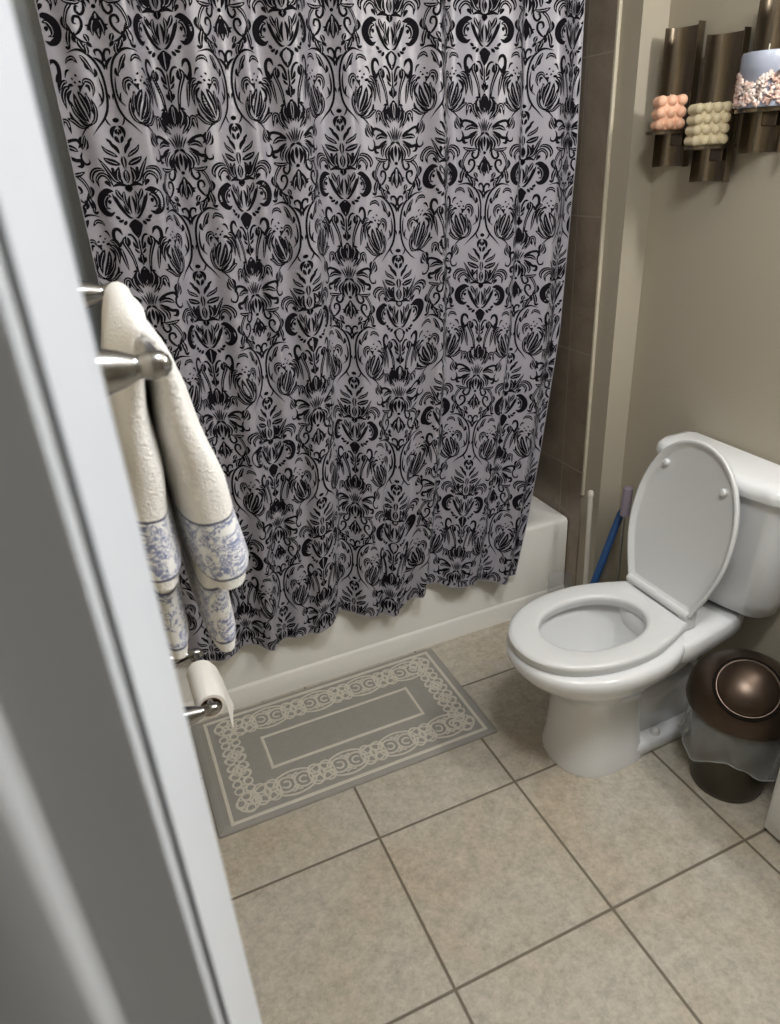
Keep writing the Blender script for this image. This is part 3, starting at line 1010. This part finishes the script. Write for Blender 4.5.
def towel_layer(path, W, yc, thick, hem_t, seed, y_bow):
    """path: (x, z) room-side hem -> over the bar -> wall-side hem; rounded-rectangle section"""
    P = catmull(path, 90)
    d = np.gradient(P, axis=0)
    seglen = np.linalg.norm(np.diff(P, axis=0), axis=1)
    s = np.concatenate([[0], np.cumsum(seglen)])
    L = s[-1]
    d /= np.linalg.norm(d, axis=1, keepdims=True)
    nn = np.stack([-d[:, 1], d[:, 0]], 1)
    mb = MB()
    mb.uv = []
    n = 56
    rings = []
    rg = random.Random(seed)
    ph = [rg.uniform(0, 6.28) for _ in range(4)]
    for i in range(len(P)):
        f = s[i] / L
        side = 0 if f < .5 else 1
        hd = min(s[i], L - s[i])
        th = np.interp(f, [q[0] for q in thick], [q[1] for q in thick])
        endround = max(.78, min(1.0, math.sqrt(max(0.0, hd / .010)))) if hd < .010 else 1.0
        wv = np.interp(f, [q[0] for q in W], [q[1] for q in W])
        ring = []
        for k in range(n):
            a = 2 * math.pi * k / n
            c, sn = math.cos(a), math.sin(a)
            yy = math.copysign(abs(c) ** .55, c) * wv / 2
            tt = math.copysign(abs(sn) ** .75, sn) * th / 2 * endround
            bowx = y_bow * hd * (1 - ((yy / (wv / 2)) - .1) ** 2)
            wob = .0022 * math.sin(9 * f * 3.1 + ph[0] + 22 * yy) + .003 * math.sin(31 * yy + ph[1] + 5 * f)
            wob *= min(1.0, hd / .12)
            q = P[i] + nn[i] * (tt + wob + (bowx if side == 0 else bowx * .25))
            zz = q[1] + .010 * math.sin(17 * yy + ph[2]) * max(0, 1 - hd / .1)
            ring.append((q[0], yc + yy + .02 * (0.5 - f) * 0, zz))
            mb.uv.append((yy + tt + (0 if side == 0 else 1.37), hd))
        rings.append(ring)
    mb.loft(rings)
    return mb


tow = empty('towel', (XBAR, -.26, 1.0))
tag(tow, 'cream terry towel with blue floral band ends folded over the towel bar', 'towel')
front = [(-.287, 1.062), (-.290, 1.12), (-.297, 1.21), (-.306, 1.29), (-.314, 1.335), (-.328, 1.362), (-.342, 1.335), (-.349, 1.28), (-.354, 1.20), (-.357, 1.13), (-.358, 1.078)]
towel_layer(front, [(0, .30), (.3, .30), (.5, .30), (1, .29)], -.265, [(0, .071), (.2, .063), (.40, .034), (.5, .026), (.60, .032), (.8, .052), (1, .058)], 0, 3, .030).build('outer_layer', M['terry'], tow, angle=80, weld=False)
inner = [(-.303, .965), (-.303, 1.04), (-.305, 1.13), (-.310, 1.24), (-.318, 1.32), (-.328, 1.350), (-.340, 1.32), (-.349, 1.24), (-.355, 1.13), (-.359, 1.04), (-.360, .975)]
towel_layer(inner, [(0, .25), (.5, .25), (1, .25)], -.262, [(0, .042), (.25, .034), (.45, .012), (.55, .012), (.8, .032), (1, .040)], 0, 8, .02).build('inner_layer', M['terry'], tow, angle=80, weld=False)

# ------------------------------------------------------------------ toilet paper holder and roll
ZP = .676
YP0, YP1 = -.148, .018
hol = empty('toilet_paper_holder', (XL, -.065, ZP))
tag(hol, 'small brushed nickel toilet paper holder low on the left wall', 'toilet paper holder')
for y in (YP0, YP1):
    post_mb(XL, y, ZP, -.326, 1.0).build('post', M['chrome'], hol, angle=60)
MB().tube([(-.326, YP0, ZP), (-.326, YP1, ZP)], .0065, 16).build('roller', M['chrome'], hol)
rol = empty('toilet_paper_roll', (-.326, -.065, ZP - .012))
tag(rol, 'nearly finished white toilet paper roll with a loose end over the rug', 'toilet paper')
RC, RO = .0195, .0245
CZ = ZP - .0125
a0, a1 = YP0 + .020, YP1 - .040
mb = MB()
mb.lathe([(RC, a0), (RO, a0), (RO + .0006, a0 + .002), (RO + .0006, a1 - .002), (RO, a1), (RC, a1), (RC, a0)], (-.326, 0, CZ), (0, 1, 0), 40, cap0=False, cap1=False)
mb.build('paper', M['paper'], rol, angle=50)
MB().lathe([(RC - .0012, a0 - .001), (RC, a0 - .001), (RC, a1 + .001), (RC - .0012, a1 + .001), (RC - .0012, a0 - .001)], (-.326, 0, CZ), (0, 1, 0), 40, cap0=False, cap1=False).build('core', M['cardboard'], rol, angle=50)
tn_ = MB()
pth = [(-.326 + (RO + .001) * math.cos(a), CZ + (RO + .001) * math.sin(a)) for a in [math.radians(q) for q in (70, 45, 20, 0)]] + [(-.2985, CZ - .02), (-.2975, CZ - .05), (-.2960, CZ - .075)]
rows = []
for i, (x, z) in enumerate(pth):
    shr = max(0, (i - 3)) * .010
    tw = max(0, (i - 2)) * .0035
    rows.append([(x, a0 + .001 + shr * .4, z), (x + tw * .6, (a0 + a1) / 2, z), (x + tw, a1 - .001 - shr, z), (x + tw - .0007, a1 - .001 - shr, z), (x + tw * .6 - .0007, (a0 + a1) / 2, z), (x - .0007, a0 + .001 + shr * .4, z)])
tn_.loft(rows)
tn_.build('loose_sheet', M['paper'], rol, angle=60)

# ------------------------------------------------------------------ waste bin
BX, BY = .885, -.232
bn = empty('waste_bin', (BX, BY, 0))
tag(bn, 'dark bronze round waste bin with domed swing lid beside the toilet', 'waste bin')
MB().lathe([(.082, 0), (.085, .003), (.088, .02), (.104, .18), (.112, .255), (.112, .258), (.108, .258), (.100, .18), (.083, .02), (.02, .015)], (BX, BY, 0), (0, 0, 1), 56).build('body', M['bronze_body'], bn)
axl = Vector((-.10, -.08, .99)).normalized()
lo = Vector((BX, BY, .252))
prof = [(.119, 0), (.127, .002), (.129, .012), (.127, .030)]
for k in range(1, 13):
    a = math.pi / 2 * k / 12
    prof.append((.127 * math.cos(a) ** .85 if k < 12 else .001, .030 + .092 * math.sin(a)))
lidb = MB().lathe(prof, lo, (0, 0, 1), 64).build('lid', M['bronze'], bn, angle=50)
lidb['_o'] = tuple(bn.location)
fd = Vector((-.42, -.36, .80)).normalized()
fc = lo + Vector((0, 0, .030)) + Vector((fd.x * .127, fd.y * .127, fd.z * .092)) * .84
fl = MB()
fl.lathe([(.070, -.012), (.070, .006), (.068, .009)] + [(.066 * math.cos(math.pi / 2 * k / 10) + .0005, .009 + .026 * math.sin(math.pi / 2 * k / 10)) for k in range(11)], fc, fd, 56)
fl.build('flap', M['bronze'], lidb, angle=35)
rg_ = MB()
rg_.lathe([(.0703, -.012), (.0755, -.012), (.0755, .0072), (.0703, .0072), (.0703, -.012)], fc, fd, 56, cap0=False, cap1=False)
rg_.build('flap_seam_shade', M['rubber_and_gap_shade'], lidb, angle=35)  # dark matte ring paints in the shade of the gap around the flap
# clear bag turned over the rim
bg = MB()
rows = []
N = 96
rr = random.Random(5)
ph = [rr.uniform(0, 6.28) for _ in range(8)]
for j in range(13):
    f = j / 12
    ring = []
    for k in range(N):
        a = 2 * math.pi * k / N
        droop = .115 + .012 * math.sin(2 * a + ph[0]) + .014 * math.sin(5 * a + ph[1])
        z = .256 - f * droop
        rad = .1155 + .0035 - f * .002 + f * (.010 + .007 * math.sin(3 * a + ph[2]) + .004 * math.sin(9 * a + ph[3] + 5 * f) + .0028 * math.sin(17 * a + ph[4] - 7 * f))
        rad += .010 * math.exp(-((a - 3.3) / .5) ** 2) * math.sin(f * 3)
        if j == 12:
            rad += .002
        ring.append((BX + rad * math.cos(a), BY + rad * math.sin(a), z))
    rows.append(ring)
bg.loft(rows, False, False)
pts = [rows[-1][k] for k in range(N)] + [rows[-1][0]]
bg.tube(pts, .0016, 6)
o = bg.build('bin_bag', M['bag'], None, angle=80)
tag(o, 'clear plastic bag folded out over the rim of the bronze waste bin', 'bag')

# ------------------------------------------------------------------ cleaning tools behind the toilet
pl = empty('plunger', (.952, .455, 0))
tag(pl, 'white long handled plunger standing by the white tile edging', 'plunger')
MB().tube([(.950, .448, .05), (.951, .456, .30), (.953, .467, .505)], [.0085, .0085, .0085], 16).lathe([(.0085, 0), (.0098, .004), (.0098, .016), (.007, .022), (.002, .024)], (.953, .467, .504), (0, .03, 1), 16).build('handle', M['white_plastic'], pl)
MB().lathe([(.034, 0), (.037, .006), (.034, .025), (.024, .042), (.013, .052), (.010, .066), (.0, .067)], (.950, .446, 0), (0, 0, 1), 32).build('cup', M['rubber_and_gap_shade'], pl)

br = empty('toilet_brush', (.965, .33, 0))
tag(br, 'toilet brush with lilac grey grip and thin metal stem behind the seat', 'toilet brush')
p0, p1, p2 = Vector((1.000, .356, .575)), Vector((.992, .352, .482)), Vector((.975, .330, .05))
MB().tube([p0, p0 + (p1 - p0) * .06, p0 + (p1 - p0) * .5, p1], [.009, .0145, .0150, .0135], 18).build('grip', M['lilac_plastic'], br)
MB().tube([p1, p2], .0036, 10).build('stem', M['chrome'], br)
MB().lathe([(.02, 0), (.034, .012), (.034, .07), (.02, .085), (.004, .088)], (.975, .330, .004), (0, 0, 1), 28).build('brush_head', M['bristle'], br)

bs = empty('scrub_brush', (.82, .36, 0))
tag(bs, 'blue handled scrub brush leaning behind the toilet seat', 'scrub brush')
q0, q1 = Vector((1.030, .403, .475)), Vector((.822, .358, .025))
MB().tube([q0, q0 + (q1 - q0) * .04, q0 + (q1 - q0) * .5, q1], [.006, .0110, .0120, .0125], 16).build('handle', M['blue_plastic'], bs)
MB().box(.790, .850, .330, .385, .0, .030, 0, .008).build('scrub_head', M['bristle'], bs)

cd = MB()
cd.lathe([(.036, 0), (.038, .004), (.040, .19), (.042, .196), (.041, .200), (.038, .196), (.036, .006), (.0, .005)], (.893, .515, 0.0), (0, 0, 1), 40, cap1=False)
o = cd.build('clear_canister', M['clear_plastic'])
tag(o, 'clear plastic canister on the floor beside the tub and white plunger', 'canister')

# ------------------------------------------------------------------ vanity corner
va = empty('vanity_cabinet', (.96, -.56, 0))
tag(va, 'white vanity cabinet cut off by the right edge in front of the waste bin', 'cabinet')
MB().box(.838, XR - .002, -1.60, -.388, .012, .80, 0, .004).build('carcass', M['trim_white'], va)
MB().box(.862, XR - .014, -1.59, -.40, 0.0, .012, 0, .002).build('plinth', M['rubber_and_gap_shade'], va)
MB().box(.822, XR - .002, -1.62, -.378, .802, .835, 0, .006).build('counter', M['porcelain'], va)

for y0, y1 in ((-0.985, -0.40), (-1.585, -1.0)):
    dr = MB().box(.826, .838, y0, y1, .06, .77, 0, .003)
    dr.box(.822, .827, y0 + .06, y1 - .06, .12, .71, 0, .002)
    dr.build('door', M['trim_white'], va)

# ------------------------------------------------------------------ wall sconces with candles
def sconce(y, z0, z1, zs, label):
    e = empty('candle_sconce', (XR, y, z0))
    tag(e, label, 'candle sconce', 'dark metal candle sconces on the right wall')
    W_, D_ = .104, .046
    mb = MB()
    n = 22
    out_, in_ = [], []
    for k in range(n + 1):
        a = math.pi * k / n
        # concave channel opening towards the room
        yy = math.cos(a) * W_ / 2
        xx = XR - .004 - D_ * (1 - math.sin(a) ** .8)
        out_.append((xx, yy))
        in_.append((xx - .0022 * math.sin(a) - .0001, yy * .972))
    loop = out_ + in_[::-1]
    mb.loft([[(x, y + yy, z) for x, yy in loop] for z in (z0, z1)])
    mb.build('back_plate', M['dark_metal'], e, angle=50)
    sh = MB()
    # tray: straight at the back, round in front
    pts = []
    for k in range(25):
        a = math.pi * k / 24
        pts.append((XR - .050 - .066 * math.sin(a), y - .004 + .052 * math.cos(a)))
    pts = [(XR - .012, y + .040)] + pts + [(XR - .012, y - .040)]
    sh.loft([[(x, yy, z) for x, yy in pts] for z in (zs - .007, zs)])
    sh.build('tray', M['dark_metal'], e, angle=40)
    tb = MB().box(XR - .030, XR - .008, y - .020, y + .020, zs - .034, zs - .005, 0, .003)
    tb.build('bracket', M['dark_metal'], e, angle=40)
    return e


S1 = (.386, 1.432, 1.727, 1.512)
S2 = (.254, 1.398, 1.696, 1.476)
S3 = (.122, 1.456, 1.754, 1.541)
sconce(*S1, 'dark bronze trough sconce nearest the tub holding the peach candle')
sconce(*S2, 'dark bronze trough sconce in the middle holding the cream candle')
sconce(*S3, 'dark bronze trough sconce at the right edge holding the lavender candle')


def bubble_candle(y, zs, mat, label, nb=3, size=.068, x=1.018, turn=-30):
    e = empty('bubble_candle', (x, y, zs))
    tag(e, label, 'candle')
    p = size / nb
    b = MB()
    r = p * .545
    b.box(-size * .40, size * .40, -size * .40, size * .40, .001, size * .98, 0, .004)
    for i in range(nb):
        for j in range(nb):
            for k in range(nb):
                if i in (0, nb - 1) or j in (0, nb - 1) or k in (0, nb - 1):
                    b.sphere(((i - (nb - 1) / 2) * p, (j - (nb - 1) / 2) * p, .0005 + r + k * p * 1.08), r, 16, 10)
    ca, sa = math.cos(math.radians(turn)), math.sin(math.radians(turn))
    b.v = [(x + u * ca - v * sa, y + u * sa + v * ca, zs + w) for u, v, w in b.v]
    b.build('wax', mat, e, angle=180, weld=False)
    MB().tube([(x, y, zs + size * 1.0), (x, y, zs + size * 1.08 + .003)], .0011, 6).build('wick', M['wick'], e)


bubble_candle(S1[0] - .009, S1[3], M['peach_wax'], 'peach bubble cube candle on the left sconce tray')
bubble_candle(S2[0] - .009, S2[3], M['cream_wax'], 'pale yellow cream bubble cube candle on the middle sconce tray', 4, .078, 1.012)
cnd = empty('lavender_candle', (1.003, S3[0], S3[3]))
tag(cnd, 'lavender blue candle with crystal chips around its lower half on a sconce', 'candle')
CX, CY, CZ3 = 1.006, S3[0] - .018, S3[3]
MB().lathe([(.043, .001), (.045, .004), (.045, .060), (.048, .064), (.048, .094), (.046, .098), (.040, .099), (.036, .095), (.002, .094)], (CX, CY, CZ3), (0, 0, 1), 40).build('wax', M['lavender_wax'], cnd, angle=40)
ch = MB()
rr = random.Random(11)
for i in range(850):
    a = rr.uniform(0, 2 * math.pi)
    h = rr.random() ** 1.0 * (.050 + .010 * math.sin(3 * a + 1))
    c = Vector((CX + .0485 * math.cos(a), CY + .0485 * math.sin(a), CZ3 + .005 + h))
    s = rr.uniform(.0028, .0056)
    bm = bmesh.new()
    bmesh.ops.create_icosphere(bm, subdivisions=1, radius=s)
    for q in bm.verts:
        q.co = q.co * rr.uniform(.65, 1.25)
    rot = Matrix.Rotation(rr.uniform(0, 6), 3, Vector((rr.random() - .5, rr.random() - .5, rr.random() - .5)).normalized())
    bm.verts.index_update()
    ch.add([c + rot @ Vector((q.co.x, q.co.y * .7, q.co.z)) for q in bm.verts], [[w.index for w in f.verts] for f in bm.faces])
    bm.free()
o = ch.build('crystal_chips', M['chips'], cnd, smooth=False, weld=False)
o['kind'] = 'stuff'
MB().tube([(CX, CY, CZ3 + .094), (CX, CY, CZ3 + .112)], .0012, 6).build('wick', M['wick'], cnd)

for o in list(bpy.data.objects):
    if '_o' in o.keys():
        del o['_o']
